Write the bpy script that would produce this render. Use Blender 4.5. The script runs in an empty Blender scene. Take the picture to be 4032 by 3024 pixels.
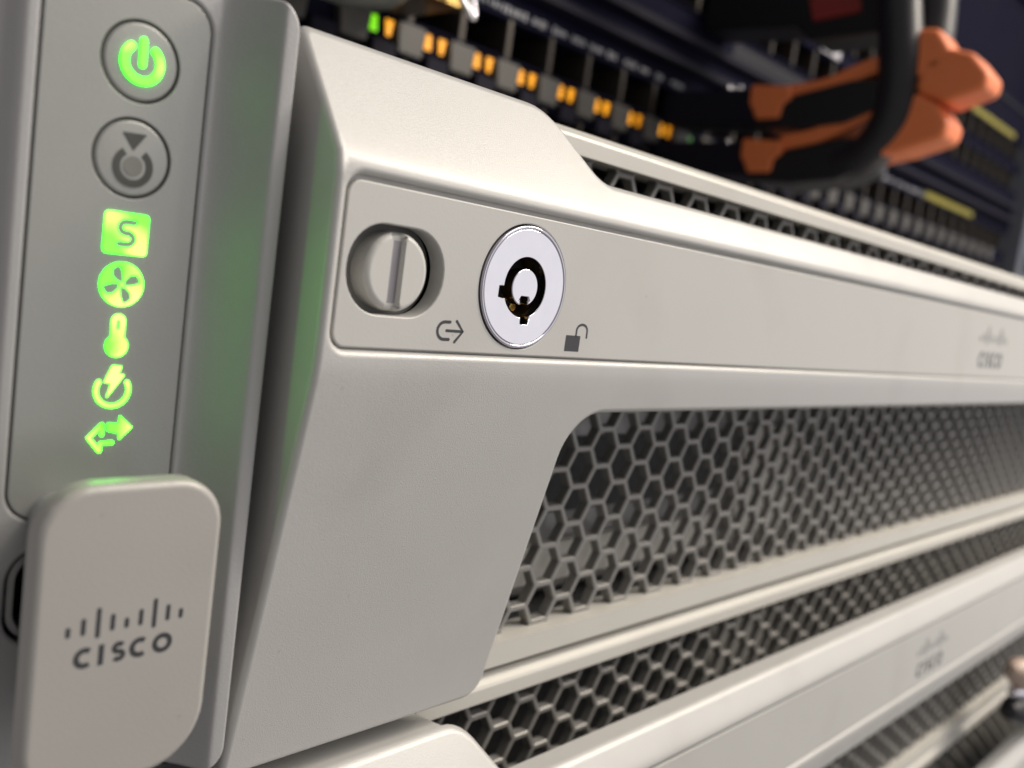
import bpy, math, random
import numpy as np
from mathutils import Matrix, Vector
from mathutils.geometry import delaunay_2d_cdt
random.seed(7); np.random.seed(7)
MM = 0.001                       # everything below is written in millimetres
scene = bpy.context.scene
C = scene.collection

# ------------------------------------------------------------------ camera
F_PX, YAW, PITCH, ROLL = 3612.6, 47.107, -6.647, 7.914     # phone lens, 4032 px wide
CAM = np.array([-42.157, -39.053, 0.596])
a, b, c = (math.radians(t) for t in (YAW, PITCH, ROLL))
fwd = np.array([math.sin(a)*math.cos(b), math.cos(a)*math.cos(b), math.sin(b)])
rgt = np.array([math.cos(a), -math.sin(a), 0.0]); upv = np.cross(rgt, fwd)
r2 = math.cos(c)*rgt + math.sin(c)*upv; u2 = -math.sin(c)*rgt + math.cos(c)*upv
cd = bpy.data.cameras.new('camera'); cam = bpy.data.objects.new('camera', cd); C.objects.link(cam)
m = Matrix.Identity(4)
for i in range(3):
    m[i][0], m[i][1], m[i][2], m[i][3] = r2[i], u2[i], -fwd[i], CAM[i]*MM
cam.matrix_world = m
cd.lens = 4.0; cd.sensor_width = 4.0*4032/F_PX; cd.clip_start = 0.002; cd.clip_end = 50
cd.dof.use_dof = True
cd.dof.focus_distance = float(np.dot(np.array([0.5, 0, -1.0]) - CAM, fwd))*MM
cd.dof.aperture_fstop = 5.0
scene.camera = cam

# ------------------------------------------------------------------ light
world = bpy.data.worlds.new('World'); scene.world = world; world.use_nodes = True
bg = world.node_tree.nodes['Background']
bg.inputs['Color'].default_value = (1.0, 0.965, 0.95, 1); bg.inputs['Strength'].default_value = 0.26
def area_light(name, pos, target, sx, sy, power, col):
    l = bpy.data.lights.new(name, 'AREA'); l.shape = 'RECTANGLE'; l.size = sx; l.size_y = sy
    l.energy = power; l.color = col
    o = bpy.data.objects.new(name, l); C.objects.link(o); o.location = pos
    o.rotation_euler = (Vector(target) - Vector(pos)).to_track_quat('-Z', 'Y').to_euler()
    return o
area_light('aisle_ceiling_light', (0.62, -0.46, 0.98), (0.0, 0, 0), 0.05, 0.20, 2.5, (1.0, 0.91, 0.79))
area_light('near_right_fill', (0.27, -0.13, 0.20), (0.10, 0, 0), 0.05, 0.10, 0.62, (1.0, 0.90, 0.76))  # added close lamp, no real fixture; brightens the faces towards the right
area_light('opposite_row_fill', (0.66, -0.54, 0.22), (0.0, 0, 0), 1.3, 1.1, 2.9, (0.99, 0.97, 1.0))  # fill lamp added for light from an unseen opposite row, mirrored in the lock
area_light('soft_overhead_fill', (0.50, -0.62, 0.80), (0.0, 0, 0), 0.7, 0.7, 6.6, (1.0, 0.94, 0.86))  # added soft fill from above and in front, not a real ceiling fixture

scene.view_settings.view_transform = 'Standard'; scene.view_settings.look = 'None'
scene.view_settings.exposure = 0.0; scene.view_settings.gamma = 1.0
scene.cycles.use_denoising = True
scene.cycles.max_bounces = 8

# ------------------------------------------------------------------ materials
def mat(name, col, rough=0.5, metal=0.0, emit=None, estr=0.0, bump=0.0, bscale=4000.0, flake=0.0,
        coat=0.0, var=0.0, vscale=120.0, spec=0.5, dust=0.0):
    M = bpy.data.materials.new(name); M.use_nodes = True
    nt = M.node_tree; p = nt.nodes['Principled BSDF']
    p.inputs['Base Color'].default_value = (*col, 1); p.inputs['Roughness'].default_value = rough
    p.inputs['Metallic'].default_value = metal; p.inputs['Coat Weight'].default_value = coat
    p.inputs['Specular IOR Level'].default_value = spec
    tc = nt.nodes.new('ShaderNodeTexCoord')
    if var > 0:
        n = nt.nodes.new('ShaderNodeTexNoise'); n.inputs['Scale'].default_value = vscale; n.inputs['Detail'].default_value = 6
        nt.links.new(tc.outputs['Object'], n.inputs['Vector'])
        mx = nt.nodes.new('ShaderNodeMix'); mx.data_type = 'RGBA'
        mx.inputs[6].default_value = (*[x*(1-var) for x in col], 1); mx.inputs[7].default_value = (*[min(1, x*(1+var)) for x in col], 1)
        nt.links.new(n.outputs['Fac'], mx.inputs[0]); nt.links.new(mx.outputs[2], p.inputs['Base Color'])
        r = nt.nodes.new('ShaderNodeMapRange'); r.inputs[3].default_value = rough*0.88; r.inputs[4].default_value = min(1, rough*1.15)
        nt.links.new(n.outputs['Fac'], r.inputs[0]); nt.links.new(r.outputs[0], p.inputs['Roughness'])
    if dust > 0:
        src = p.inputs['Base Color'].links[0].from_socket
        vr = nt.nodes.new('ShaderNodeTexVoronoi'); vr.inputs['Scale'].default_value = 330
        nt.links.new(tc.outputs['Object'], vr.inputs['Vector'])
        n2 = nt.nodes.new('ShaderNodeTexNoise'); n2.inputs['Scale'].default_value = 75; n2.inputs['Detail'].default_value = 5; nt.links.new(tc.outputs['Object'], n2.inputs['Vector'])
        lt = nt.nodes.new('ShaderNodeMapRange'); lt.inputs[1].default_value = 0.022; lt.inputs[2].default_value = 0.040; lt.inputs[3].default_value = dust; lt.inputs[4].default_value = 0.0
        nt.links.new(vr.outputs['Distance'], lt.inputs[0])
        sm = nt.nodes.new('ShaderNodeMapRange'); sm.inputs[1].default_value = 0.56; sm.inputs[2].default_value = 0.78; sm.inputs[4].default_value = 0.14
        nt.links.new(n2.outputs['Fac'], sm.inputs[0])
        ad = nt.nodes.new('ShaderNodeMath'); ad.operation = 'ADD'; ad.use_clamp = True; nt.links.new(lt.outputs[0], ad.inputs[0]); nt.links.new(sm.outputs[0], ad.inputs[1])
        mx2 = nt.nodes.new('ShaderNodeMix'); mx2.data_type = 'RGBA'; mx2.inputs[7].default_value = (0.16, 0.13, 0.10, 1)
        nt.links.new(src, mx2.inputs[6]); nt.links.new(ad.outputs[0], mx2.inputs[0]); nt.links.new(mx2.outputs[2], p.inputs['Base Color'])
    if bump > 0:
        n = nt.nodes.new('ShaderNodeTexNoise'); n.inputs['Scale'].default_value = bscale; n.inputs['Detail'].default_value = 3
        nt.links.new(tc.outputs['Object'], n.inputs['Vector'])
        h = n.outputs['Fac']
        if flake > 0:
            v = nt.nodes.new('ShaderNodeTexVoronoi'); v.inputs['Scale'].default_value = bscale*1.6
            nt.links.new(tc.outputs['Object'], v.inputs['Vector'])
            mm = nt.nodes.new('ShaderNodeMath'); mm.operation = 'MULTIPLY_ADD'; mm.inputs[1].default_value = flake
            nt.links.new(v.outputs['Distance'], mm.inputs[0]); nt.links.new(h, mm.inputs[2]); h = mm.outputs[0]
        bp = nt.nodes.new('ShaderNodeBump'); bp.inputs['Strength'].default_value = bump; bp.inputs['Distance'].default_value = 0.00004
        nt.links.new(h, bp.inputs['Height']); nt.links.new(bp.outputs[0], p.inputs['Normal'])
    if emit:
        p.inputs['Emission Color'].default_value = (*emit, 1); p.inputs['Emission Strength'].default_value = estr
    return M
PAINT = mat('silver_paint', (0.555, 0.545, 0.525), 0.38, 0.15, bump=0.24, bscale=10500, flake=1.0, var=0.03, vscale=220, dust=0.2)
PLATE = mat('satin_plate', (0.56, 0.55, 0.525), 0.45, 0.10, bump=0.16, bscale=7000, var=0.02, vscale=150, dust=0.2)
EAR = mat('ear_paint', (0.40, 0.395, 0.395), 0.42, 0.15, bump=0.30, bscale=5200, flake=0.5, var=0.03, vscale=220, dust=0.2)
EARPANEL = mat('ear_panel_paint', (0.355, 0.357, 0.34), 0.36, 0.3, bump=0.25, bscale=9000, flake=0.5, var=0.03, vscale=260, dust=0.2)
TABM = mat('tab_plastic', (0.425, 0.408, 0.382), 0.42, 0.15, bump=0.2, bscale=5200, flake=0.4, var=0.03, vscale=200, dust=0.2)
RAIL = mat('rail_paint', (0.62, 0.60, 0.55), 0.42, 0.1, bump=0.15, bscale=3000, var=0.05, vscale=150, dust=0.2)
MESH = mat('perforated_steel', (0.27, 0.26, 0.245), 0.42, 0.2, var=0.06, vscale=300)
CHROME = mat('chrome', (0.84, 0.82, 0.87), 0.08, 1.0, var=0.05, vscale=700)
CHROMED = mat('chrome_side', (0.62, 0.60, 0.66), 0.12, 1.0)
BRASS = mat('brass', (0.62, 0.42, 0.14), 0.22, 1.0, var=0.25, vscale=1500)
SHADEB = mat('shaded_brass', (0.16, 0.11, 0.05), 0.4, 1.0)  # brass with the shade inside the keyway put into its colour
DARKHOLE = mat('dark_hole', (0.012, 0.012, 0.013), 0.6)
KNOB = mat('knob_plastic', (0.60, 0.59, 0.56), 0.40, 0.0, bump=0.1, bscale=5000, var=0.02)
SLOT = mat('slot_paint', (0.33, 0.31, 0.34), 0.45, 0.0, var=0.05, vscale=900)
WELL = mat('slider_well', (0.22, 0.218, 0.21), 0.5)
PRINT = mat('print_grey', (0.040, 0.040, 0.046), 0.55, var=0.12, vscale=2500)
PRINTG = mat('icon_grey', (0.06, 0.062, 0.053), 0.5, var=0.12, vscale=700)
PRINTL = mat('icon_light_grey', (0.20, 0.20, 0.18), 0.5, var=0.08, vscale=700)
STEEL = mat('galvanised_steel', (0.36, 0.36, 0.36), 0.45, 0.7, var=0.12, vscale=60)
DRIVE = mat('drive_tray_metal', (0.26, 0.255, 0.25), 0.30, 0.6, var=0.15, vscale=90)
DRIVED = mat('drive_tray_dark', (0.03, 0.03, 0.032), 0.5)
NAVY = mat('switch_black', (0.006, 0.006, 0.017), 0.75, spec=0.04, var=0.1, vscale=40)
NAVY2 = mat('switch_trim', (0.016, 0.015, 0.024), 0.6, spec=0.08, var=0.1, vscale=60)
CAGE = mat('port_cage_metal', (0.065, 0.055, 0.047), 0.45, 0.4, var=0.2, vscale=200)
CAGEG = mat('light_pipe_housing', (0.075, 0.07, 0.063), 0.5, 0.1, var=0.2, vscale=120)
WTXT = mat('white_print', (0.42, 0.42, 0.45), 0.6)
YEL = mat('yellow_label', (0.27, 0.23, 0.02), 0.6, var=0.15, vscale=300)
ORANGE = mat('orange_plastic', (0.88, 0.23, 0.075), 0.45, var=0.06, vscale=80)
ORANGE_SHADE = mat('shaded_orange_plastic', (0.30, 0.035, 0.03), 0.5)  # orange plastic with the shade on the upper plug put into its colour
RUBBER = mat('black_cable', (0.016, 0.015, 0.020), 0.42, var=0.1, vscale=60)
BLACKP = mat('black_plastic', (0.008, 0.008, 0.011), 0.45)
GREYC = mat('grey_cable', (0.085, 0.09, 0.08), 0.35, var=0.25, vscale=120)
WHITEL = mat('white_label', (0.55, 0.53, 0.58), 0.6)
BEIGE = mat('pale_pink_plastic', (0.60, 0.46, 0.38), 0.35)
POST = mat('rack_post_paint', (0.10, 0.11, 0.14), 0.5, var=0.1, vscale=30)
AMBER = mat('amber_led', (0.3, 0.1, 0.0), 0.4, emit=(1.0, 0.40, 0.014), estr=1.2)
AMBER2 = mat('dim_amber_led', (0.3, 0.1, 0.0), 0.4, emit=(1.0, 0.37, 0.012), estr=0.75)
GREENL = mat('green_led', (0.05, 0.2, 0.0), 0.4, emit=(0.28, 1.0, 0.01), estr=0.9)
GREEND = mat('dim_green_led', (0.02, 0.1, 0.0), 0.4, emit=(0.05, 0.25, 0.01), estr=0.5)
def icon_mat():
    M = bpy.data.materials.new('green_icon_light'); M.use_nodes = True
    nt = M.node_tree; p = nt.nodes['Principled BSDF']
    p.inputs['Base Color'].default_value = (0.25, 0.4, 0.15, 1)
    tc = nt.nodes.new('ShaderNodeTexCoord'); n = nt.nodes.new('ShaderNodeTexNoise')
    n.inputs['Scale'].default_value = 420; n.inputs['Detail'].default_value = 0
    nt.links.new(tc.outputs['Object'], n.inputs['Vector'])
    r = nt.nodes.new('ShaderNodeMapRange'); r.inputs[1].default_value = 0.46; r.inputs[2].default_value = 0.70
    r.inputs[3].default_value = 0.0; r.inputs[4].default_value = 1.0
    nt.links.new(n.outputs['Fac'], r.inputs[0])
    mx = nt.nodes.new('ShaderNodeMix'); mx.data_type = 'RGBA'
    mx.inputs[6].default_value = (0.020, 1.0, 0.001, 1); mx.inputs[7].default_value = (0.16, 1.1, 0.035, 1)
    nt.links.new(r.outputs[0], mx.inputs[0]); nt.links.new(mx.outputs[2], p.inputs['Emission Color'])
    p.inputs['Emission Strength'].default_value = 8.5
    return M
ICON = icon_mat()

# ------------------------------------------------------------------ object helpers
def tag(o, label=None, cat=None, group=None, kind=None):
    if label: o['label'] = label
    if cat: o['category'] = cat
    if group: o['group'] = group
    if kind: o['kind'] = kind
    return o
BASE = {}
def thing(name, label, cat, base, group=None):
    o = bpy.data.objects.new(name, None); C.objects.link(o); o.location = [x*MM for x in base]
    o.empty_display_size = 0.01
    BASE[o.name] = np.array(base, float); return tag(o, label, cat, group)
def base_of(o):
    while o.parent: o = o.parent
    return BASE.get(o.name, np.zeros(3))
def mesh_obj(name, verts, faces, material, parent=None, normals=None, smooth=False):
    v = np.array(verts, float)
    if parent is not None: v = v - base_of(parent)
    me = bpy.data.meshes.new(name); me.from_pydata((v*MM).tolist(), [], [list(map(int, f)) for f in faces])
    me.materials.append(material)
    if smooth or normals is not None:
        me.polygons.foreach_set('use_smooth', [True]*len(me.polygons))
    me.update()
    if normals is not None:
        n = np.array(normals, float); n /= np.maximum(np.linalg.norm(n, axis=1, keepdims=True), 1e-9)
        me.normals_split_custom_set_from_vertices(n.tolist())
    o = bpy.data.objects.new(name, me); C.objects.link(o)
    if parent is not None: o.parent = parent
    return o
def copy_tree(o, dz, parent=None):
    n = o.copy(); C.objects.link(n)
    if parent is not None: n.parent = parent
    else: n.location = (o.location[0], o.location[1], o.location[2] + dz*MM); BASE[n.name] = base_of(o) + [0, 0, dz]
    for ch in list(o.children): copy_tree(ch, dz, n)
    return n

# ------------------------------------------------------------------ 2D outlines (u = right, v = up)
def rpoly(pts, step=0.5):
    """closed polygon of (u, v, corner radius) -> dense counter-clockwise loop with rounded corners"""
    P = [np.array(p[:2], float) for p in pts]; Rr = [p[2] if len(p) > 2 else 0.0 for p in pts]; n = len(P); out = []
    for i in range(n):
        A, B, D, r = P[i-1], P[i], P[(i+1) % n], Rr[i]
        d1 = (A-B)/np.linalg.norm(A-B); d2 = (D-B)/np.linalg.norm(D-B)
        if r <= 1e-6: out.append(B); continue
        half = math.acos(max(-1, min(1, float(d1@d2))))/2; t = r/math.tan(half)
        t = min(t, 0.48*np.linalg.norm(A-B), 0.48*np.linalg.norm(D-B)); rr = t*math.tan(half)
        bis = (d1+d2)/np.linalg.norm(d1+d2); cen = B + bis*rr/math.sin(half)
        p0, p1 = B + d1*t, B + d2*t
        a0 = math.atan2(*(p0-cen)[::-1]); a1 = math.atan2(*(p1-cen)[::-1]); da = (a1-a0+math.pi) % (2*math.pi) - math.pi
        k = max(4, int(abs(da)/0.16))
        out += [cen + rr*np.array([math.cos(a0+da*j/k), math.sin(a0+da*j/k)]) for j in range(k+1)]
    res = []
    for i in range(len(out)):
        A, B = out[i], out[(i+1) % len(out)]; L = np.linalg.norm(B-A)
        if L < 1e-5: continue
        k = max(1, int(math.ceil(L/step)))
        res += [A + (B-A)*j/k for j in range(k)]
    res = np.array(res); ar = 0.5*np.sum(res[:, 0]*np.roll(res[:, 1], -1) - np.roll(res[:, 0], -1)*res[:, 1])
    return res if ar > 0 else res[::-1].copy()
def circ(u, v, r, n=64, ru=None):
    t = np.linspace(0, 2*math.pi, n, endpoint=False); return np.stack([u + (ru or r)*np.cos(t), v + r*np.sin(t)], 1)
def rrect(u0, u1, v0, v1, r, step=0.5): return rpoly([(u0, v0, r), (u1, v0, r), (u1, v1, r), (u0, v1, r)], step)
def inside(pts, loops):
    res = np.zeros(len(pts), bool)
    for L in loops:
        x, y = L[:, 0], L[:, 1]; x2, y2 = np.roll(x, -1), np.roll(y, -1)
        for i in range(len(L)):
            cnd = (y[i] > pts[:, 1]) != (y2[i] > pts[:, 1])
            if not cnd.any(): continue
            xi = x[i] + (pts[:, 1]-y[i])/(y2[i]-y[i] + 1e-15)*(x2[i]-x[i])
            res ^= cnd & (pts[:, 0] < xi)
    return res
def boundary_dist(pts, loops):
    best = np.full(len(pts), 1e9); near = np.zeros_like(pts)
    for L in loops:
        A = L; B = np.roll(L, -1, axis=0); D = B-A; DD = np.maximum((D**2).sum(1), 1e-15)
        for s in range(0, len(pts), 400):
            p = pts[s:s+400]; t = np.clip(((p[:, None]-A[None])*D[None]).sum(2)/DD[None], 0, 1)
            q = A[None] + t[..., None]*D[None]; d = np.sqrt(((p[:, None]-q)**2).sum(2))
            k = d.argmin(1); dm = d[np.arange(len(p)), k]; w = dm < best[s:s+400]
            best[s:s+400][w] = dm[w]; near[s:s+400][w] = q[np.arange(len(p)), k][w]
    return best, near
XZ = lambda u, h, v: np.stack([u, h, v], -1)          # plate facing the viewer: u = X, v = Z, h = depth Y
def YZ(x0, sgn=1.0):                                    # plate facing -X: u = Y, v = Z
    return lambda u, h, v: np.stack([x0 + h, u, v], -1)
def plate(name, loops, h, r, back, material, parent, inner=None, mapf=XZ, grid=None, close_back=False, arc=5, lines=None):
    """one moulded piece: outline loops[0] with holes loops[1:], front relief h(u, v), edges rounded by r, walls back to depth back"""
    hf = h if callable(h) else (lambda u, v: np.full(np.shape(u), float(h)))
    nl = []
    for li, L in enumerate(loops):                     # inward normals
        tn = np.roll(L, -1, axis=0) - np.roll(L, 1, axis=0); tn /= np.maximum(np.linalg.norm(tn, axis=1, keepdims=True), 1e-12)
        n = np.stack([-tn[:, 1], tn[:, 0]], 1)
        ar = np.sum(L[:, 0]*np.roll(L[:, 1], -1) - np.roll(L[:, 0], -1)*L[:, 1])
        if ar < 0: n = -n
        if li > 0: n = -n
        nl.append(n)
    bpts = np.concatenate(loops); bn = np.concatenate(nl); nb = len(bpts)
    edges = []; o = 0
    for L in loops:
        edges += [(o+i, o+(i+1) % len(L)) for i in range(len(L))]; o += len(L)
    extra = []
    if r > 0:
        for k in range(1, arc+1):
            d = r*(1-math.cos(math.pi/2*k/arc)); q = bpts + bn*d
            dist, _ = boundary_dist(q, loops); ok = (dist > 0.97*d) & inside(q, loops)
            base_i = nb + sum(len(x) for x in extra); idm = -np.ones(nb, int); idm[ok] = base_i + np.arange(ok.sum()); o = 0
            for L in loops:
                for i in range(len(L)):
                    p_, q_ = idm[o+i], idm[o+(i+1) % len(L)]
                    if p_ >= 0 and q_ >= 0: edges.append((int(p_), int(q_)))
                o += len(L)
            extra.append(q[ok])
    if inner is not None and len(inner):
        q = np.array(inner, float); dist, _ = boundary_dist(q, loops); extra.append(q[inside(q, loops) & (dist > max(r*1.1, 0.02))])
    for ln in (lines or []):
        q = np.array(ln, float); dist, _ = boundary_dist(q, loops); ok = inside(q, loops) & (dist > max(r*1.12, 0.02))
        base_i = nb + sum(len(x) for x in extra); idm = -np.ones(len(q), int); idm[ok] = base_i + np.arange(ok.sum())
        edges += [(int(idm[i]), int(idm[i+1])) for i in range(len(q)-1) if idm[i] >= 0 and idm[i+1] >= 0 and np.linalg.norm(q[i]-q[i+1]) < 6]
        extra.append(q[ok])
    if grid:
        lo, hi = loops[0].min(0), loops[0].max(0)
        gx, gy = np.meshgrid(np.arange(lo[0]+grid/2, hi[0], grid), np.arange(lo[1]+grid/2, hi[1], grid))
        q = np.stack([gx.ravel(), gy.ravel()], 1); dist, _ = boundary_dist(q, loops); extra.append(q[inside(q, loops) & (dist > max(r*1.3, 0.3*grid))])
    allp = np.concatenate([bpts] + extra) if extra else bpts
    vo, eo, fo, ov, oe, of_ = delaunay_2d_cdt([Vector(p) for p in allp.tolist()], edges, [], 0, 1e-7)
    P = np.array([list(p) for p in vo]); F = np.array([list(f) for f in fo if len(f) == 3])
    cen = P[F].mean(1); F = F[inside(cen, loops)]
    A = P[F]; ar = (A[:, 1, 0]-A[:, 0, 0])*(A[:, 2, 1]-A[:, 0, 1]) - (A[:, 2, 0]-A[:, 0, 0])*(A[:, 1, 1]-A[:, 0, 1])
    F = F[np.abs(ar) > 1e-9]; F[ar[np.abs(ar) > 1e-9] < 0] = F[ar[np.abs(ar) > 1e-9] < 0][:, ::-1]
    dist, near = boundary_dist(P, loops)
    u, v = P[:, 0], P[:, 1]; e = 1e-3
    H = hf(u, v); gu = (hf(u+e, v)-hf(u-e, v))/(2*e); gv = (hf(u, v+e)-hf(u, v-e))/(2*e)
    N = np.stack([gu, -np.ones_like(gu), gv], 1); N /= np.linalg.norm(N, axis=1, keepdims=True)
    nrm2 = {}
    for i, ol in enumerate(ov):
        for q in ol:
            if q < nb: nrm2[i] = bn[q]
    g = P - near; gl = np.linalg.norm(g, axis=1, keepdims=True); g = np.where(gl > 1e-9, g/np.maximum(gl, 1e-12), 0)
    for i, nn in nrm2.items(): g[i] = nn; dist[i] = 0
    if r > 0:
        ph = np.arccos(np.clip(1-dist/r, -1, 1)); ph = np.where(dist >= r, math.pi/2, ph)
        H = H + r*(1-np.sin(ph))
        G3 = np.stack([g[:, 0], np.zeros(len(g)), g[:, 1]], 1)
        N = N*np.sin(ph)[:, None] - G3*np.cos(ph)[:, None]
    verts = np.stack([u, H, v], 1); norms = N
    faces = [list(f) for f in F]
    # walls
    idx = {}
    for i, ol in enumerate(ov):
        for q in ol: idx[q] = i
    ring_w = []; o = 0; VV = [verts]; NN = [norms]; nv = len(verts)
    bh = hf(bpts[:, 0], bpts[:, 1]) + r
    bk = back(bpts[:, 0], bpts[:, 1]) if callable(back) else np.full(nb, float(back))
    W0 = np.stack([bpts[:, 0], bh, bpts[:, 1]], 1); W1 = np.stack([bpts[:, 0], np.maximum(bk, bh), bpts[:, 1]], 1)
    wn = -np.stack([bn[:, 0], np.zeros(nb), bn[:, 1]], 1)
    VV += [W0, W1]; NN += [wn, wn]
    for li, L in enumerate(loops):
        n = len(L)
        for i in range(n):
            p, q = nv+o+i, nv+o+(i+1) % n
            fcs = [p, p+nb, q+nb, q]
            faces.append(fcs if (li == 0) else fcs[::-1])
        o += n
    verts = np.concatenate(VV); norms = np.concatenate(NN)
    if close_back:
        k0 = len(verts); bkv = verts[:len(P)].copy(); bkv[:, 1] = (back if not callable(back) else 0); verts = np.concatenate([verts, bkv])
        norms = np.concatenate([norms, np.tile([0, 1.0, 0], (len(P), 1))]); faces += [[f[2]+k0, f[1]+k0, f[0]+k0] for f in F]
    if mapf is not XZ: faces = [f[::-1] for f in faces]
    pos = mapf(verts[:, 0], verts[:, 1], verts[:, 2])
    z0 = mapf(np.zeros(1), np.zeros(1), np.zeros(1)); nm = mapf(norms[:, 0], norms[:, 1], norms[:, 2]) - z0
    return mesh_obj(name, pos, faces, material, parent, normals=nm)

# ------------------------------------------------------------------ flat print built from strokes
def stroke(pts, w, cap=True, n=6):
    P = np.array(pts, float); d = np.diff(P, axis=0); d /= np.maximum(np.linalg.norm(d, axis=1, keepdims=True), 1e-9)
    t = np.concatenate([d[:1], (d[:-1]+d[1:]), d[-1:]]); t /= np.maximum(np.linalg.norm(t, axis=1, keepdims=True), 1e-9)
    nn = np.stack([-t[:, 1], t[:, 0]], 1)*w/2
    lft = list(P+nn); rgtp = list((P-nn)[::-1])
    if cap:
        def arcp(cn, a0): return [cn + w/2*np.array([math.cos(a0 - math.pi*k/n), math.sin(a0 - math.pi*k/n)]) for k in range(1, n)]
        e = arcp(P[-1], math.atan2(nn[-1][1], nn[-1][0])); s = arcp(P[0], math.atan2(-nn[0][1], -nn[0][0]))
        return np.array(lft + e + rgtp + s)
    return np.array(lft + rgtp)
def arc(u, v, r, a0, a1, n=24, ru=None):
    t = np.radians(np.linspace(a0, a1, n)); return np.stack([u + (ru or r)*np.cos(t), v + r*np.sin(t)], 1)
def prints(name, polys, y, material, parent, th=0.02, mapf=XZ):
    """flat print: each poly = loop or (loop, hole, ...); raised by th in front of depth y"""
    V, Fc = [], []
    for P in polys:
        loops = P if isinstance(P, (list, tuple)) else [P]
        pts = np.concatenate(loops); ed = []; o = 0
        for L in loops: ed += [(o+i, o+(i+1) % len(L)) for i in range(len(L))]; o += len(L)
        vo, eo, fo, *_ = delaunay_2d_cdt([Vector(p) for p in pts.tolist()], ed, [], 0, 1e-7)
        Q = np.array([list(p) for p in vo]); T = np.array([list(f) for f in fo if len(f) == 3])
        # non-zero rule for self-overlapping strokes
        T = T[inside(Q[T].mean(1), loops)]
        k = len(V); V += [[q[0], y-th, q[1]] for q in Q]
        for t in T:
            A = Q[t]; s = (A[1, 0]-A[0, 0])*(A[2, 1]-A[0, 1])-(A[2, 0]-A[0, 0])*(A[1, 1]-A[0, 1])
            t = t if s > 0 else t[::-1]; Fc.append([int(x)+k for x in t])
        for L in loops:
            k = len(V); n = len(L); V += [[q[0], y-th, q[1]] for q in L] + [[q[0], y+0.005, q[1]] for q in L]
            Fc += [[k+i, k+n+i, k+n+(i+1) % n, k+(i+1) % n] for i in range(n)]
    V = np.array(V)
    return mesh_obj(name, mapf(V[:, 0], V[:, 1], V[:, 2]), Fc, material, parent)
def logo_polys(u0, u1, v0, vt, bv0, scale_h):
    """bars over a five letter word; word spans u0..u1, v0..vt; bars: bottom line bv0, unit scale_h"""
    W = u1-u0; Hh = vt-v0; t = Hh*0.25; out = []
    r = Hh/2 - t/2; vm = (v0+vt)/2
    L = 0.80*Hh                               # letter width of the round ones
    ru = L*0.60
    cx = u0 + t/2 + r*0.98
    out.append(stroke(arc(cx, vm, r, 55, 305, 26), t, cap=False))
    out.append(stroke([(u0 + W*0.265, v0), (u0 + W*0.265, vt)], t, cap=False))
    sx = u0 + W*0.44; q = r/2
    S = np.concatenate([arc(sx, vm+q, q, 35, 270, 18, ru=q*1.15), arc(sx, vm-q, q, 90, -145, 18, ru=q*1.15)[1:]])
    out.append(stroke(S, t*0.95, cap=False))
    cx = u0 + W*0.655
    out.append(stroke(arc(cx, vm, r, 55, 305, 26), t, cap=False))
    ox = u1 - t/2 - r
    out.append([circ(ox, vm, r+t/2, 40), circ(ox, vm, r-t/2, 32)])
    return out

# =================================================================== FRONT BEZEL (one built, then copied down the rack)
W_L, W_R, ZT, ZB = -14.9, 414.0, 12.2, -30.55
def soft(t, w): return 0.5*(t + np.sqrt(t*t + w*w))
def bezel_h(u, v):
    return 0.725*soft(v-5.45, 0.35) + 0.197*soft(-5.3-v, 0.6) - 0.03
bz = thing('server_bezel', '', 'server bezel', (200, 5, -31.2))
XC = (W_L+W_R)/2
def mir(x): return 2*XC - x
out = rpoly([(W_L, ZT, 0.7), (4.7, ZT, 3.2), (8.05, 7.75, 2.4), (mir(8.05), 7.75, 2.4), (mir(4.7), ZT, 3.2), (W_R, ZT, 0.7),
             (W_R, ZB, 0.8), (mir(6.2), ZB, 1.7), (mir(7.25), -8.25, 3.4), (7.25, -8.25, 3.4), (6.2, ZB, 1.7), (W_L, ZB, 0.8)], 1.2)
PZ0, PZ1, PX0, PX1 = -4.42, 4.70, -14.12, W_R-0.8
hole = rrect(PX0, PX1, PZ0, PZ1, 1.0, 1.0)
zl = [4.85, 4.98, 5.1, 5.2, 5.3, 5.4, 5.5, 5.6, 5.75, 5.95, 6.3, 7.0, 8.0, 9.5, 11, -4.8, -5.0, -5.2, -5.4, -5.7, -6.2, -7, -8.5, -10, -13, -16, -19, -22, -25, -28]
blines = [[(x, z) for x in np.concatenate([np.arange(-14.2, 30, 0.8), np.arange(31, W_R, 4)])] for z in zl]
shell = plate('shell', [out, hole], bezel_h, 0.42, lambda u, v: np.where((u < 3) | (u > mir(3)), 10.0, 3.6), PAINT, bz, lines=blines)
# recessed name panel with the slider and lock openings
SL = rpoly([(-13.55, -2.47, 2.47), (-6.82, -2.47, 2.47), (-6.82, 2.42, 2.47), (-13.55, 2.42, 2.47)], 0.25)
lockhole = circ(0.0, 0.0, 3.90, 96)
npan = plate('name_panel', [rrect(PX0+0.16, PX1-0.16, PZ0+0.13, PZ1-0.26, 0.85, 0.8), SL, lockhole], 0.22, 0.10, 1.4, PLATE, bz,
             inner=[(x, z) for z in (-3, 0, 3) for x in np.arange(-12, W_R, 3.0)])
# backing behind the gap round the panel
mesh_obj('panel_backing', [(PX0-0.1, 1.5, PZ0-0.1), (PX1+0.1, 1.5, PZ0-0.1), (PX1+0.1, 1.5, PZ1+0.1), (PX0-0.1, 1.5, PZ1+0.1)],
         [[0, 1, 2, 3]], DARKHOLE, bz) if False else None
plate('panel_seat', [rrect(PX0-0.5, PX1+0.5, PZ0-0.5, PZ1+0.4, 1.0, 3.0), rrect(PX0+0.8, PX1-0.8, PZ0+0.8, PZ1-0.8, 0.5, 3.0)], 0.62, 0.0, 1.0, PAINT, bz)
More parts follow.
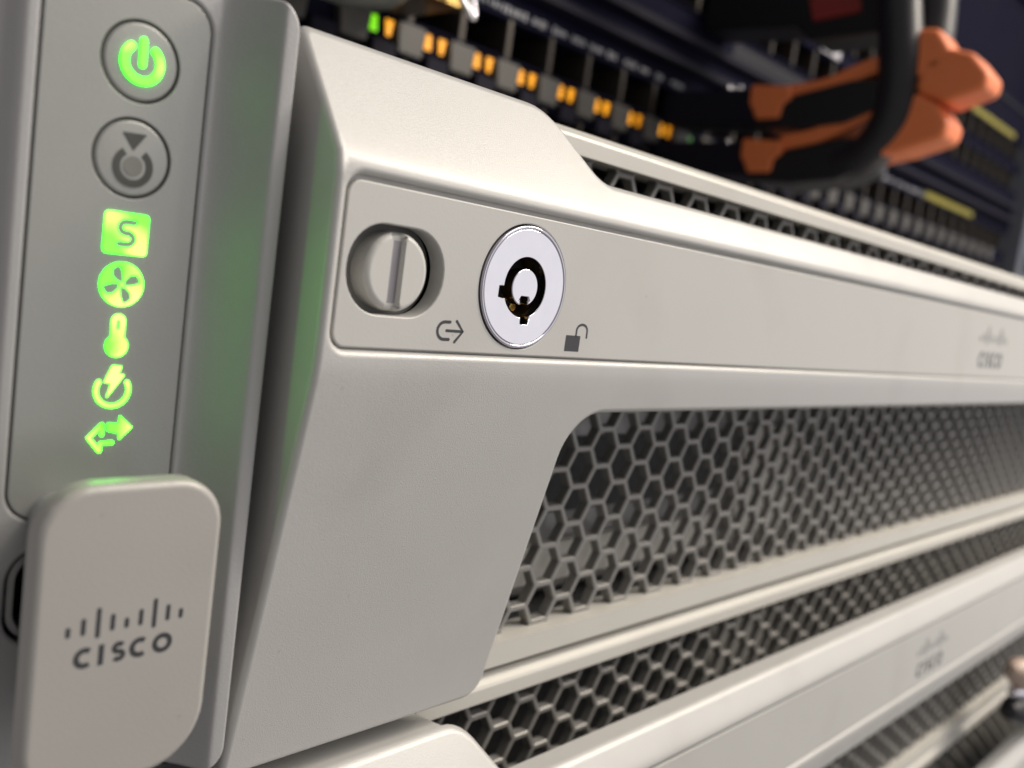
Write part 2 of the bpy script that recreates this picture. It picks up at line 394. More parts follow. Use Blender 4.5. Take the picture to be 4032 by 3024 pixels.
# slider
SLw = rpoly([(-13.75, -2.6, 2.6), (-6.75, -2.6, 2.6), (-6.75, 2.6, 2.6), (-13.75, 2.6, 2.6)], 0.4)
plate('slider_well', [SLw], 1.75, 0.0, 2.6, WELL, bz, grid=1.0)
def knob_h(u, v): return 0.35 + 0.40*smooth01((0.46-np.abs(u+10.12))/0.05)
def smooth01(t): t = np.clip(t, 0, 1); return t*t*(3-2*t)
kn = plate('release_slider', [circ(-10.02, -0.07, 2.18, 72)], knob_h, 0.36, 2.3, KNOB, bz, grid=0.5,
           lines=[[(-10.12+d, z) for z in np.arange(-2.0, 1.9, 0.15)] for d in (-0.47, -0.45, -0.43, -0.41, 0.41, 0.43, 0.45, 0.47)])
prints('slider_slot', [np.array([(-10.51, -1.78), (-9.73, -1.78), (-9.73, 1.64), (-10.51, 1.64)])], 0.75, SLOT, kn, th=0.01)
# lock
ring = [circ(0, 0, 3.82, 128), circ(0, 0, 3.60, 128)]
lk = plate('lock_ring', ring, 0.08, 0.10, 1.4, CHROMED, bz)
def keyway(r, n0=96):
    pts = []
    nw = 0.34
    for t in np.linspace(0, 2*math.pi, n0, endpoint=False):
        pts.append((r*math.cos(t), r*math.sin(t)))
    P = []
    for (x, z) in pts:
        if x < 0 and abs(z+0.40) < nw: continue
        if z < 0 and abs(x-0.30) < nw: continue
        P.append((x, z))
    P = np.array(P); ang = np.degrees(np.arctan2(P[:, 1], P[:, 0])) % 360
    ex = [(-r*0.98, -0.40+nw, 0), (-r-0.42, -0.40+nw, 0), (-r-0.42, -0.40-nw, 0), (-r*0.95, -0.40-nw, 0),
          (0.30-nw, -r*0.98, 0), (0.30-nw, -r-0.42, 0), (0.30+nw, -r-0.42, 0), (0.30+nw, -r*0.97, 0)]
    seq = [(a_, tuple(p)) for a_, p in zip(ang, P)]
    a_l = [175 + 0.001*i for i in range(4)]
    def aa(x, z): return math.degrees(math.atan2(z, x)) % 360
    lefta = aa(-r, -0.40); bota = aa(0.30, -r)
    for i, e in enumerate(ex):
        seq.append(((lefta if i < 4 else bota) - 2 + i % 4*0.5, e[:2]))
    seq.sort(key=lambda s: s[0]); return np.array([s[1] for s in seq])
face = plate('lock_face', [circ(0, 0, 3.585, 128), keyway(1.88)], 0.11, 0.045, 0.75, CHROME, lk, grid=0.8)
def post_loop(r):
    P = [(r*math.cos(t), r*math.sin(t)) for t in np.linspace(0, 2*math.pi, 72, endpoint=False)]
    o = []; done = False
    for x, z in P:
        if z < 0 and abs(x-0.10) < 0.32:
            if not done:
                o += [(0.10-0.32, -math.sqrt(r*r-0.22**2)), (0.10-0.32, -0.56), (0.10+0.32, -0.56), (0.10+0.32, -math.sqrt(r*r-0.42**2))]; done = True
            continue
        o.append((x, z))
    return np.array(o)
plate('lock_post', [post_loop(1.16)], 0.13, 0.07, 3.2, CHROME, lk)
def tube_liner(name, r, y0, y1, material, parent, n=64, inward=True):
    V = [(r*math.cos(2*math.pi*i/n), y, r*math.sin(2*math.pi*i/n)) for y in (y0, y1) for i in range(n)]
    F = [[i, (i+1) % n, n+(i+1) % n, n+i] for i in range(n)]
    return mesh_obj(name, V, F, material, parent, smooth=True)
tube_liner('lock_barrel', 1.93, 0.5, 3.2, SHADEB, lk)
plate('barrel_floor', [circ(0, 0, 2.6, 48)], 1.9, 0.0, 2.2, DARKHOLE, lk)  # near-black floor, the keyway's shade painted in
for k, ang in enumerate((-115, -65, -20, 35, 90, 140, 190)):
    t = math.radians(ang); plate('lock_pin', [circ(1.5*math.cos(t), 1.5*math.sin(t), 0.30, 20)], 1.55 if -130 < ang < -30 else 1.8, 0.08, 2.0, BRASS if -130 < ang < -30 else SHADEB, lk)  # bottom pins get the lit brass, the others the shaded copy
# dark backing so that seams read dark
plate('backing', [rrect(W_L+0.6, W_R-0.6, -6.0, 6.5, 0.5, 6.0)], 3.25, 0.0, 3.5, DARKHOLE, bz)
# printed marks on the panel
y0 = 0.22
rel = [stroke(np.concatenate([[(-5.83, -2.53)], arc(-6.20, -3.05, 0.51, 90, 270, 20, ru=0.55), [(-5.80, -3.55)]]), 0.19),
       stroke([(-6.05, -3.04), (-4.80, -3.04)], 0.17),
       stroke([(-5.32, -2.45), (-4.74, -3.04), (-5.32, -3.68)], 0.18)]
prints('release_icon', rel, y0, PRINT, npan, th=0.008)
prints('padlock_icon', [rrect(4.70, 6.20, -3.85, -2.77, 0.05, 0.5), stroke(np.concatenate([[(5.72, -2.80)], arc(6.28, -2.42, 0.42, 180, 0, 20, ru=0.56), [(6.86, -2.85)]]), 0.17)], y0, PRINT, npan, th=0.008)
def bars(u0, u1, vb, hs, w, mid):
    P = []
    for k in range(9):
        x = u0 + (u1-u0)*k/8; h = hs[(0, 1, 2, 1, 0, 1, 2, 1, 0)[k]]; lo = vb - (mid if h == hs[2] else 0)
        P.append(stroke([(x, lo+w/2), (x, lo+h-w/2+(mid if h == hs[2] else 0))], w))
    return P
LG = mat('logo_print', (0.05, 0.05, 0.06), 0.5)
prints('logo', logo_polys(91.0, 101.2, -2.95, -0.75, 0, 1) + bars(90.2, 101.8, 0.55, (0.75, 1.3, 2.2), 0.46, 0.35), y0, LG, npan, th=0.008)
# rails and perforated panel
def rail(name, prof, x0, x1, material, parent):
    n = len(prof); V = [(x, p[0], p[1]) for x in (x0, x1) for p in prof]
    F = [[i, (i+1) % n, n+(i+1) % n, n+i] for i in range(n)] + [list(range(n))[::-1], list(range(n, 2*n))]
    return mesh_obj(name, V, F, material, parent)
FY = 8.5
rail('top_rail', [(FY, 10.55), (FY, 11.75), (FY+0.12, 11.98), (FY+1.0, 12.55), (FY+3.0, 12.62), (FY+3.0, 10.55)], 3.5, mir(3.5), RAIL, bz)
rail('bottom_rail', [(FY, -28.95), (FY+1.2, -28.85), (FY+3.0, -28.85), (FY+3.0, -31.2), (FY+0.3, -31.2), (FY, -31.0)], 3.5, mir(3.5), RAIL, bz)
def hex_sheet(name, x0, x1, z0, z1, cx, cz, pv, rh, y, th, material, parent):
    pc = pv*math.sqrt(3)/2; V = []; F = []
    hx = [(math.cos(math.radians(60*k)), math.sin(math.radians(60*k))) for k in range(6)]
    Ro, Ri = pv/math.sqrt(3), rh/math.sqrt(3)
    i0, i1 = int((x0-cx)/pc)-1, int((x1-cx)/pc)+1
    for i in range(i0, i1+1):
        x = cx + i*pc
        if x < x0 or x > x1: continue
        for j in range(int((z0-cz)/pv)-1, int((z1-cz)/pv)+2):
            z = cz + j*pv + (pv/2 if i % 2 else 0)
            if z < z0 or z > z1: continue
            k = len(V)
            bl = 0.10
            V += [(x+Ro*a_, y, z+Ro*b_) for a_, b_ in hx] + [(x+(Ri+bl)*a_, y, z+(Ri+bl)*b_) for a_, b_ in hx] \
                + [(x+Ri*a_, y+bl, z+Ri*b_) for a_, b_ in hx] + [(x+Ri*a_, y+th, z+Ri*b_) for a_, b_ in hx]
            for e in range(6):
                f = (e+1) % 6
                for q in (0, 6, 12): F.append([k+q+e, k+q+6+e, k+q+6+f, k+q+f])
    F = [f[::-1] for f in F]
    V = [(q[0], q[1], min(12.3, max(-31.0, q[2]))) for q in V]
    return mesh_obj(name, V, F, material, parent)
hex_sheet('perforated_panel', 2.0, mir(2.0), -31.0, 12.4, 20.65, 8.55, 3.38, 2.86, 9.6, 0.95, MESH, bz)

bez = [bz, copy_tree(bz, -44.45), copy_tree(bz, -88.9)]
LB = ['silver front bezel holding the sharp round chrome lock beside the green lit control panel',
      'silver front bezel directly below the bezel with the green lit control panel',
      'white front bezel edge under two other bezels, beside the pale pink plug']
for o, l in zip(bez, LB): tag(o, l, group='bezels of the stacked servers')

# =================================================================== SERVERS BEHIND THE BEZELS
def box(name, x0, x1, y0, y1, z0, z1, material, parent, bev=0.0):
    if bev <= 0:
        V = [(x, y, z) for x in (x0, x1) for y in (y0, y1) for z in (z0, z1)]
        F = [[0, 1, 3, 2], [4, 6, 7, 5], [0, 4, 5, 1], [2, 3, 7, 6], [0, 2, 6, 4], [1, 5, 7, 3]]
        return mesh_obj(name, V, F, material, parent)
    return plate(name, [rrect(x0, x1, z0, z1, bev, max(1.0, (x1-x0)/40))], y0, bev, y1, material, parent, close_back=True, arc=3)
sv = thing('rack_server', '', 'server', (200, 300, -31.2))
box('lid', W_L+0.5, W_R-0.5, 12.0, 700, 11.3, 12.5, STEEL, sv)
box('floor_pan', W_L+0.5, W_R-0.5, 12.2, 700, -31.1, -29.9, STEEL, sv)
box('side_wall', W_L+0.5, W_L+1.7, 12.2, 700, -29.9, 11.3, STEEL, sv)
box('side_wall', W_R-1.7, W_R-0.5, 12.2, 700, -29.9, 11.3, STEEL, sv)
box('drive_cage', W_L+1.7, W_R-1.7, 40, 690, -29.9, 11.3, DRIVED, sv)
nd = 5; dw = (W_R-W_L-8)/nd
for row in range(2):
    for i in range(nd):
        x0 = W_L+4+i*dw; z0 = -28.8 + row*20.0
        t = box('drive_tray', x0+0.8, x0+dw-0.8, 13.6, 40, z0+0.6, z0+18.8, DRIVE, sv, bev=0.6)
        box('tray_vent', x0+6, x0+dw-22, 13.3, 13.55, z0+8.5, z0+15.5, DRIVED, t)
        box('release_lever', x0+dw-19, x0+dw-5, 12.4, 13.55, z0+3, z0+16, RAIL, t)
        box('ejector_bar', x0+6, x0+dw-24, 12.6, 13.55, z0+2.2, z0+5.8, RAIL, t)
srv = [sv, copy_tree(sv, -44.45), copy_tree(sv, -88.9)]
SLB = ['rack server with the green lit control panel and the logo pull tab',
       'rack server behind the perforated bezel right below the control panel server',
       'rack server at the foot of the stack, behind the pale pink plug']
for o, l in zip(srv, SLB): tag(o, l, group='rack servers stacked in the cabinet')

# ---- ear of the top server with control panel, buttons, pull tab
EP = 5.5
def smooth01(t): t = np.clip(t, 0, 1); return t*t*(3-2*t)
def ear_h(u, v):
    t = np.clip((u+19.0)/2.1, 0, 1.6); rise = 2.6 - soft(2.6-2.6*t**1.5, 0.20)
    rise = np.where(u < -19.0, 0, rise + 0.0038)
    left = smooth01((-27.75-u)/1.1)*0.9
    return EP - rise + left
E_L, E_R, E_T, E_B = -29.3, -15.98, 12.6, -28.4
earloop = rpoly([(E_L, E_B, 1.4), (E_R, E_B, 1.3), (E_R, E_T, 1.5), (E_L, E_T, 1.4)], 0.5)
cph = rrect(-27.27, -19.33, -13.95, 11.68, 1.45, 0.4)
kvm = rrect(-27.0, -22.6, -20.3, -15.3, 1.7, 0.4)
elines = [[(x, z) for z in np.arange(-27.6, 12.4, 0.6)] for x in (-28.7, -28.45, -28.2, -27.95, -27.7, -27.5, -19.1, -18.8, -18.65, -18.5, -18.35, -18.2, -18.05, -17.9, -17.75, -17.65, -17.58, -17.5, -17.42, -17.35, -17.28, -17.2, -17.1, -17.0, -16.92, -16.84, -16.76, -16.68, -16.6, -16.5, -16.35)]
inn = [(x, z) for z in np.arange(-27.5, -14, 0.9) for x in np.arange(-27, -19.2, 0.9)]
ear = plate('ear', [earloop, cph, kvm], ear_h, 0.22, 9.0, EAR, sv, inner=inn, lines=elines)
plate('port_surround', [rrect(-26.8, -22.8, -20.1, -15.5, 1.5, 0.4), rrect(-26.45, -23.15, -19.75, -15.85, 1.2, 0.4)], 5.8, 0.12, 8.0, EAR, sv)
plate('port_socket', [rrect(-27.2, -22.4, -20.5, -15.1, 1.0, 1.0)], 8.2, 0.0, 8.6, DARKHOLE, sv)
plate('ear_dark_backing', [rrect(E_L+0.4, -15.3, E_B-1.0, E_T-0.4, 0.5, 1.5)], 9.02, 0.0, 12.0, DARKHOLE, sv)  # black sheet behind the ear; the gap's darkness is put into its colour
PB, LBn = (-22.75, 8.15), (-22.78, 3.64)
cp = plate('control_panel', [rrect(-27.19, -19.41, -13.87, 11.60, 1.38, 0.4), circ(*PB, 1.90, 72), circ(*LBn, 1.90, 72)], EP+0.02, 0.06, 7.2, EARPANEL, sv, grid=1.1)
def dome(cx, cz): return lambda u, v: EP - 0.05 + 0.02*((u-cx)**2+(v-cz)**2)
pb = plate('power_button', [circ(*PB, 1.80, 72)], dome(*PB), 0.16, 7.2, EARPANEL, sv, grid=0.5)
lb = plate('locate_button', [circ(*LBn, 1.80, 72)], dome(*LBn), 0.16, 7.2, EARPANEL, sv, grid=0.5)
IT = 0.05
yb = EP - 0.055
prints('power_symbol', [stroke(arc(PB[0]+0.02, PB[1]-0.02, 0.86, 132, 408, 40), 0.36), stroke([(PB[0]+0.02, PB[1]-0.12), (PB[0]+0.0, PB[1]+0.98)], 0.30)], yb, ICON, pb, th=IT)
prints('locate_symbol', [stroke(arc(LBn[0]+0.04, LBn[1]-0.38, 0.80, 125, 415, 36), 0.34, cap=False),
                         np.array([(-23.34, 4.80), (-22.80, 4.00), (-22.20, 4.86)])], yb, PRINTG, lb, th=0.012)
prints('locate_dot', [circ(LBn[0]+0.03, LBn[1]-0.36, 0.47, 36)], yb, PRINTL, lb, th=0.012)
ye = EP + 0.02
sS = np.concatenate([arc(-22.76, 0.36, 0.28, 30, 270, 16, ru=0.36), arc(-22.76, -0.20, 0.28, 90, -150, 16, ru=0.36)[1:]])
sP = np.concatenate([[(-22.38, 0.62)], arc(-22.78, 0.35, 0.27, 90, 270, 12, ru=0.30), arc(-22.72, -0.19, 0.27, 90, -90, 12, ru=0.32)[1:], [(-23.10, -0.46)]])
prints('status_icon', [[rrect(-23.83, -21.72, -0.93, 1.04, 0.18, 0.3), stroke(sP, 0.33)[::-1]]], ye, ICON, cp, th=IT)
FC = (-22.78, -2.40)
blades = []
for k in range(4):
    t = math.radians(90*k + 12); Rm = np.array([[math.cos(t), -math.sin(t)], [math.sin(t), math.cos(t)]])
    bl = np.array([(0.10, 0.02), (0.14, 0.42), (0.08, 0.78), (-0.10, 0.80), (-0.34, 0.66), (-0.36, 0.38), (-0.18, 0.12), (0.0, 0.03)])*1.12
    blades.append(bl@Rm.T + np.array(FC) + np.array([math.cos(t+1.57), math.sin(t+1.57)])*0.05)
prints('fan_icon', [[circ(*FC, 1.06, 56)] + blades], ye, ICON, cp, th=IT)
th_o = np.concatenate([arc(-22.77, -4.20, 0.33, 0, 180, 14), [(-23.06, -5.0)], arc(-22.77, -5.42, 0.54, 122, 418, 30), [(-22.46, -5.0)]])
prints('temperature_icon', [[th_o, rrect(-22.87, -22.66, -4.62, -4.12, 0.09, 0.2)]], ye, ICON, cp, th=IT)
prints('power_supply_icon', [stroke(arc(-22.78, -7.62, 0.80, 150, 390, 34), 0.19),
      np.array([(-22.86, -6.40), (-22.42, -6.44), (-22.56, -6.82), (-22.26, -6.86), (-23.04, -7.98), (-22.84, -7.26), (-23.20, -7.24)])], ye, ICON, cp, th=IT)
prints('network_icon', [stroke([(-23.15, -9.38), (-23.74, -10.0), (-23.18, -10.66)], 0.20), stroke([(-23.13, -9.38), (-23.11, -9.86)], 0.16),
      stroke([(-23.18, -10.62), (-23.14, -10.30), (-22.58, -10.27)], 0.17),
      np.array([(-22.86, -9.30), (-22.30, -9.34), (-22.30, -8.92), (-21.64, -9.50), (-22.24, -10.12), (-22.28, -9.80), (-22.84, -9.66)])], ye, ICON, cp, th=IT)
tabl = rpoly([(-27.75, -25.4, 2.6), (-19.2, -25.4, 3.0), (-19.2, -10.85, 2.4), (-27.75, -10.85, 2.4)], 0.4)
tb = plate('pull_tab', [tabl], 0.0, 0.40, 1.1, TABM, sv, grid=0.9)
prints('logo', logo_polys(-25.85, -21.28, -19.24, -18.26, 0, 1) + bars(-26.18, -20.97, -17.68, (0.50, 0.80, 1.20), 0.21, 0.24), 0.0, PRINT, tb, th=0.012)
plate('tab_stem', [rrect(-26.2, -20.6, -23.5, -12.6, 1.2, 0.8)], 1.0, 0.0, 5.6, EAR, tb)
plate('captive_screw', [circ(-18.2, -31.3, 3.0, 40)], 5.2, 0.5, 14, BLACKP, sv)

# =================================================================== SWITCHES ABOVE, SET BACK IN THE CABINET
SY = 95.0; PITCH_X = 12.28; LED0 = 68.75
def tri(u, v, w, h, up):
    return np.array([(u-w*0.30, v+h/2), (u+w*0.30, v+h/2), (u+w/2, v-h/2), (u-w/2, v-h/2)]) if up else np.array([(u-w/2, v+h/2), (u+w/2, v+h/2), (u+w*0.22, v-h/2), (u-w*0.22, v-h/2)])
def cage_mesh(w, h, t, d):
    V = []; F = []
    for y in (0, d):
        for (a_, b_) in ((0, 0), (w, 0), (w, h), (0, h)): V.append((a_, y, b_))
        for (a_, b_) in ((t, t), (w-t, t), (w-t, h-t), (t, h-t)): V.append((a_, y, b_))
    for i in range(4):
        j = (i+1) % 4
        F += [[i, j, 4+j, 4+i], [4+i, 4+j, 12+j, 12+i], [i, 8+i, 8+j, j]]
    me = bpy.data.meshes.new('port_cage'); me.from_pydata((np.array(V)*MM).tolist(), [], F); me.materials.append(CAGE); me.materials.append(NAVY)
    for i, p in enumerate(me.polygons): p.material_index = 1 if (i//3) in (0, 2) else 0
    me.update(); return me
CAGE_ME = cage_mesh(12.2, 8.0, 0.5, 14.0)
def put(me, name, pos, parent):
    o = bpy.data.objects.new(name, me); C.objects.link(o); o.parent = parent; o.location = [(p-q)*MM for p, q in zip(pos, base_of(parent))]; return o
def net_switch(label, z0, rows, led_z, lit, ledge, group):
    sw = thing('network_switch', label, 'network switch', (205, SY+150, z0), group)
    zt = z0+43.6; top = W_R+4
    box('chassis', W_L+3, top, SY+16, SY+420, z0, zt, NAVY, sw)
    # faceplate strips between the port rows
    zs = [z0] + [q for r_ in rows for q in (r_, r_+8.0)] + [zt]
    for k in range(0, len(zs), 2):
        if zs[k+1]-zs[k] > 0.4: box('faceplate_strip', W_L+3, top, SY, SY+16, zs[k], zs[k+1]-0.02, NAVY, sw)
    k0 = int((W_L+8-LED0)/PITCH_X); k1 = int((top-6-LED0)/PITCH_X)
    for r_ in rows:
        for k in range(k0, k1+1):
            put(CAGE_ME, 'port_cage', (LED0+k*PITCH_X-6.1, SY-0.6, r_), sw)
    return sw, k0, k1
swA, k0, k1 = net_switch('black network switch with a row of amber lights, just above the top server', 13.3, (27.6, 42.0), 40, range(-1, 7), 0, 'network switches above the servers')
# light pipe strip of the lower switch
HB = None
for k in range(k0, k1+1):
    xb = LED0 + k*PITCH_X - PITCH_X/2
    lp = [(xb-2.7, 36.3, 0.4), (xb+2.7, 36.3, 0.4), (xb+3.3, 41.6, 0.6), (xb-3.3, 41.6, 0.6)]
    if HB is None: HB = plate('light_pipe_housing', [rpoly(lp, 1.5)], SY-1.6, 0.3, SY, CAGEG, swA, arc=2); hx0 = xb
    else:
        o = HB.copy(); C.objects.link(o); o.location = ((xb-hx0)*MM, 0, 0)
    xc = LED0 + k*PITCH_X
    o = box('latch_block', xc-2.4, xc+2.4, SY-2.2, SY, 34.2, 37.2, NAVY2, swA)
    if -1 <= k <= 6:
        prints('status_light', [tri(xc-1.6, 39.9, 1.5, 2.6, True)], SY-0.4, GREENL if k == -1 else AMBER, swA, th=0.3)
        prints('status_light', [tri(xc+1.65, 39.9, 1.6, 2.6, False)], SY-0.4, AMBER if k < 5 else AMBER2, swA, th=0.3)
    elif k == 7:
        prints('status_light', [tri(xc-1.4, 39.4, 2.2, 2.6, True)], SY-0.4, GREEND, swA, th=0.3)
def tick_text(x0, x1, zc, h, step):
    P = []; x = x0
    rnd = random.Random(3)
    while x < x1:
        n = rnd.choice((3, 4, 5)); 
        for i in range(n):
            hh = h*rnd.uniform(0.55, 1.0); w = rnd.uniform(0.35, 0.75); P.append(np.array([(x+i*1.15, zc-hh/2), (x+i*1.15+w, zc-hh/2), (x+i*1.15+w, zc+hh/2), (x+i*1.15, zc+hh/2)]))
        x += step
    return P
prints('port_number_print', tick_text(20, 145, 51.4, 1.5, PITCH_X/2) + tick_text(235, 310, 51.4, 1.5, PITCH_X/2), SY, WTXT, swA, th=0.05)['kind'] = 'stuff'
box('yellow_label', 312, 366, SY-0.5, SY-0.02, 50.6, 52.8, YEL, swA)
rail('top_lip', [(SY-3.0, 55.2), (SY-3.0, 56.7), (SY, 56.7), (SY, 55.2)], W_L+3, W_R+4, NAVY2, swA)
for x, z in ((163.7, 54.9), (168.5, 56.0), (168.9, 42.5)):
    t = plate('screw', [circ(x, z, 0.55, 16)], SY-2.2 if z < 50 else SY-3.6, 0.25, SY, CHROME, swA, arc=3)
swB, k0, k1 = net_switch('black network switch with a vent strip, stacked above the amber light switch', 57.6, (69.0, 81.2), 80, (), 0, 'network switches above the servers')
rail('lower_lip', [(SY-2.5, 61.3), (SY-2.5, 63.0), (SY, 63.4), (SY, 61.3)], W_L+3, W_R+4, NAVY2, swB)
vent = []
for i in range(52):
    for j in range(2): vent.append(np.array([(168+i*0.9*1.0+(0.45 if j else 0), 64.3+j*1.6), (168.5+i*0.9+(0.45 if j else 0), 64.3+j*1.6), (168.5+i*0.9+(0.45 if j else 0), 65.5+j*1.6), (168+i*0.9+(0.45 if j else 0), 65.5+j*1.6)]))
prints('vent_strip', [np.array([(167, 63.8), (215, 63.8), (215, 67.8), (167, 67.8)])], SY-0.05, NAVY2, swB, th=0.1)
prints('vent_slots', vent, SY-0.16, DARKHOLE, swB, th=0.03)['kind'] = 'stuff'
prints('port_number_print', tick_text(236, 330, 90.6, 1.8, PITCH_X/2), SY, WTXT, swB, th=0.05)['kind'] = 'stuff'
box('yellow_label', 343, 400, SY-0.5, SY-0.02, 89.7, 91.9, YEL, swB)
box('white_label', 212, 224, SY-1.2, SY-0.65, 77.5, 82.5, WHITEL, swB)
prints('status_light', [tri(170, 79.2, 2.0, 2.4, True)], SY-0.3, GREEND, swB, th=0.3)
bp = thing('blank_panel', 'dark blank filler panel above the two black switches', 'filler panel', (205, SY, 101.9))
box('panel_plate', W_L+3, W_R+4, SY+2, SY+8, 102, 146, NAVY, bp)
box('flange', W_L+3, W_R+4, SY, SY+2, 102, 104, NAVY2, bp)
box('flange', W_L+3, W_R+4, SY, SY+2, 144, 146, NAVY2, bp)

# upright at the far side of the cabinet
rp = thing('rack_post', 'grey blue steel cabinet upright beside the black switches', 'rack post', (432, 90, -120))
def post_face():
    holes = [rrect(433.0, 442.5, z, z+9.5, 0.5, 4) for z in np.arange(-116, 160, 15.0)]
    return plate('post_face', [rrect(424, 452, -120, 170, 0.5, 8)] + holes, 90, 0.2, 92.5, POST, rp)
post_face()
box('post_web', 424, 426, 92.6, 160, -120, 170, POST, rp)

# ------------------------------------------------------------------ cables
def spline(P, n=14):
    P = np.array(P, float); Q = np.vstack([2*P[0]-P[1], P, 2*P[-1]-P[-2]]); out = []
    for i in range(1, len(Q)-2):
        for t in np.linspace(0, 1, n, endpoint=False):
            a0, a1, a2, a3 = Q[i-1], Q[i], Q[i+1], Q[i+2]
            out.append(0.5*((2*a1) + (-a0+a2)*t + (2*a0-5*a1+4*a2-a3)*t*t + (-a0+3*a1-3*a2+a3)*t**3))
    out.append(P[-1]); return np.array(out)
def tube(name, pts, rad, material, parent=None, seg=18, n=14, squash=None):
    P = spline(pts, n); T = np.gradient(P, axis=0); T /= np.linalg.norm(T, axis=1, keepdims=True)
    ref = np.array([0.3, 0.2, 0.93]); V = []; F = []
    R_ = np.interp(np.linspace(0, 1, len(P)), np.linspace(0, 1, len(rad)), rad) if hasattr(rad, '__len__') else np.full(len(P), rad)
    u_ = np.cross(T[0], ref); u_ /= np.linalg.norm(u_)
    for p, t, r_ in zip(P, T, R_):
        u_ = u_ - t*(u_@t); u_ /= np.linalg.norm(u_); w_ = np.cross(t, u_)
        V += [p + r_*(math.cos(2*math.pi*k/seg)*u_ + math.sin(2*math.pi*k/seg)*w_) for k in range(seg)]
    for i in range(len(P)-1):
        for k in range(seg): F.append([i*seg+k, i*seg+(k+1) % seg, (i+1)*seg+(k+1) % seg, (i+1)*seg+k])
    F += [list(range(seg))[::-1], list(range((len(P)-1)*seg, len(P)*seg))]
    return mesh_obj(name, V, F, material, parent, smooth=True)
def ribbon(name, pts, width, th, material, parent, x0):
    P = spline([(0, y, z) for y, z in pts], 8)[:, 1:]; d = np.gradient(P, axis=0); d /= np.linalg.norm(d, axis=1, keepdims=True); nn = np.stack([-d[:, 1], d[:, 0]], 1)*th/2
    L = np.concatenate([P+nn, (P-nn)[::-1]])
    return plate(name, [L if np.sum(L[:, 0]*np.roll(L[:, 1], -1)-np.roll(L[:, 0], -1)*L[:, 1]) > 0 else L[::-1].copy()], 0.0, 0.2, width, material, parent, mapf=YZ(x0), arc=2, close_back=True)
def cable_plug(label, dx, dz, group, body=ORANGE, cab=None, handle=None, strap=((64.5, 47.9), (56, 49.2), (50, 51.5), (45, 53.2)), end=None):
    t = thing('cable_plug', label, 'cable plug', (148+dx, 72, 42+dz), group); X0 = 142+dx
    sh = lambda P: [(y, z+dz) for y, z in P]
    box('metal_shell', X0+0.6, X0+12.6, 70, 96, 41.6+dz, 49.2+dz, NAVY2, t, bev=0.4)
    plate('collar', [rpoly([(p[0], p[1]+dz, 0.8) for p in ((72.8, 49.8), (63.4, 49.2), (62.6, 46.4), (64.4, 45.4), (64.8, 42.4), (70.4, 42.2), (71.6, 44.4), (72.6, 45.6))], 0.5)], 0.0, 0.6, 13, body, t, mapf=YZ(X0), close_back=True, arc=3)
    plate('plug_body', [rpoly([(p[0], p[1]+dz, 1.2) for p in ((71, 48.2), (63.5, 47.2), (50, 50.0), (44, 50), (44, 44), (50, 41.3), (60, 40.2), (71, 40.6))], 1.0)], 0.8, 0.7, 12.2, BLACKP, t, mapf=YZ(X0), close_back=True, arc=3)
    ribbon('pull_strap', sh(strap), 9.0, 3.2, body, t, X0+1.5)
    if handle is not None:
        plate('pull_handle', [rpoly([(y, z+dz, 1.9) for y, z in handle], 0.5)], 0.0, 1.3, 8.5, body, t, mapf=YZ(X0), close_back=True, arc=4)
    tube('cable', cab, 4.2, RUBBER, t, seg=28)
    return t
G = 'orange handled cable plugs in the lower switch'
cable_plug('orange and black cable plug in the upper port row, above its twin', 0, 0, G,
   cab=[(148, 52, 46), (147.5, 44, 47.5), (149, 38.5, 54), (150, 38.5, 64), (149, 41, 80), (146, 46, 110), (144, 50, 150)],
   handle=((40, 59.5), (34, 59), (31, 55), (32, 51), (38, 49)), strap=((64.5, 47.9), (56, 49.2), (50, 51.5), (45, 53.2), (40, 54)))
cable_plug('orange and black cable plug in the lower port row, resting just above the white rail', 0, -11.7, G,
   cab=[(147, 52, 33.5), (145.5, 45, 35.5), (144, 40.5, 42), (143.4, 40.5, 52), (142.6, 43, 66), (141, 47, 90), (140, 52, 150)],
   handle=((48.5, 44.5), (42, 53.5), (39.6, 58.6), (35.5, 58.4), (31.5, 56.2), (28.9, 52.8), (29.2, 49.8), (37, 47.0)), strap=((64.5, 48.9), (56, 50.6), (50, 53.4), (45, 55.6), (40, 56)))
t = thing('pull_loop', 'free orange pull handle sticking out beyond the black cables', 'pull handle', (146, 30, 48))
plate('grip', [rpoly([(36.5, 47.0, 2.0), (36.0, 52.5, 3.0), (31.5, 55.2, 3.0), (26.8, 54.0, 3.0), (23.2, 50.0, 2.2), (23.4, 47.2, 1.6), (30.2, 44.6, 2.0)], 0.5)], 0.0, 1.3, 8.5, ORANGE, t, mapf=YZ(142.0), close_back=True, arc=6)
ribbon('strap', ((58, 43.5), (50, 44.5), (43, 47), (35, 49)), 6.0, 2.2, ORANGE, t, 144.0)
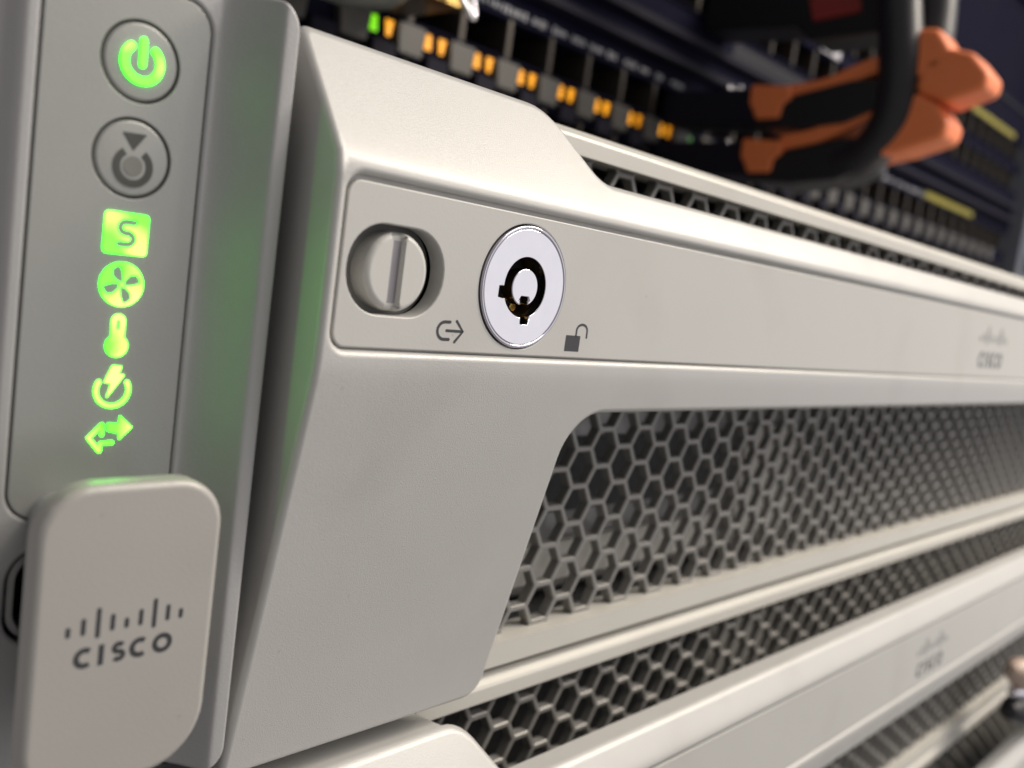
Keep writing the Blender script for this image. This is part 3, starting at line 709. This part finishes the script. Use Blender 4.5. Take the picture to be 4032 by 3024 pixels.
# orange plug in the switch above, its shade painted as dark red
t = thing('cable_plug', 'orange cable plug in dark red painted shade, high in the switch with the vent strip', 'cable plug', (170, 72, 66))
plate('collar', [rpoly([(p[0], p[1], 0.8) for p in ((69, 74), (57, 74), (55, 67.0), (66, 65.8))], 1)], 0, 0.5, 12, ORANGE_SHADE, t, mapf=YZ(152.0), close_back=True, arc=3)
plate('plug_body', [rpoly([(p[0], p[1], 0.8) for p in ((95, 74.5), (44, 74.5), (44, 62.6), (66, 61.6), (70, 65), (95, 66))], 1)], 0.6, 0.5, 11.4, BLACKP, t, mapf=YZ(152.0), close_back=True, arc=3)

# silver pluggable module and the grey cables at the left of the lower switch
t = thing('transceiver', 'small silver plug with wire latch under the grey cables', 'transceiver', (56, 85, 45))
box('module_body', 51.2, 61.6, 78, 96, 42.5, 49.6, CAGE, t, bev=0.5)
tube('latch_wire', [(52, 79, 49), (52.4, 74, 45), (57.6, 73, 39.8), (58.4, 74, 42), (58.4, 76, 48), (57.5, 79, 50)], 0.55, CHROME, t, seg=10)
box('label_plate', 51.5, 58, 75, 78, 41.0, 42.2, BRASS, t)
for lab, pts, rr in (('thick grey cable sagging lowest over the silver plug', [(46, 90, 46), (42, 74, 41.5), (34, 66, 36.5), (22, 62, 34.5), (5, 60, 38), (-14, 62, 52)], 3.4),
                     ('grey cable crossing behind the sagging one, left of the silver plug', [(40, 92, 46), (32, 80, 40), (24, 74, 37), (14, 70, 38), (0, 70, 46)], 3.0),
                     ('thin grey cable looping highest at the silver plug', [(55, 78, 46.5), (50, 68, 45.5), (41, 62, 42), (30, 58, 41), (12, 56, 46), (0, 58, 60)], 2.2)):
    o = tube('grey_cable', pts, rr, GREYC, None); tag(o, lab, 'cable', 'grey cables at the lower switch')

# pale plug lying before the lowest bezel
t = thing('hanging_plug', 'small pale pink plug with a black cord before the lowest bezel', 'plug', (152, 0, -66))
tube('plug_tip', [(149.0, 1.0, -59.5), (151.5, 0.3, -60.2), (155, 0, -61.5), (162, 0, -63.5)], [0.9, 2.6, 3.2, 3.0], BEIGE, t)
tube('plug_collar', [(151.0, 0.6, -64.5), (154.5, 0, -64.8), (160, 0, -66)], [0.8, 1.7, 1.9], CHROME, t)
tube('cord', [(150.5, 0.5, -68.0), (154, 0, -68.3), (160, 0, -70), (176, 1, -74), (200, 2, -82)], [1.6, 2.7, 3.0, 3.0, 3.0], RUBBER, t)
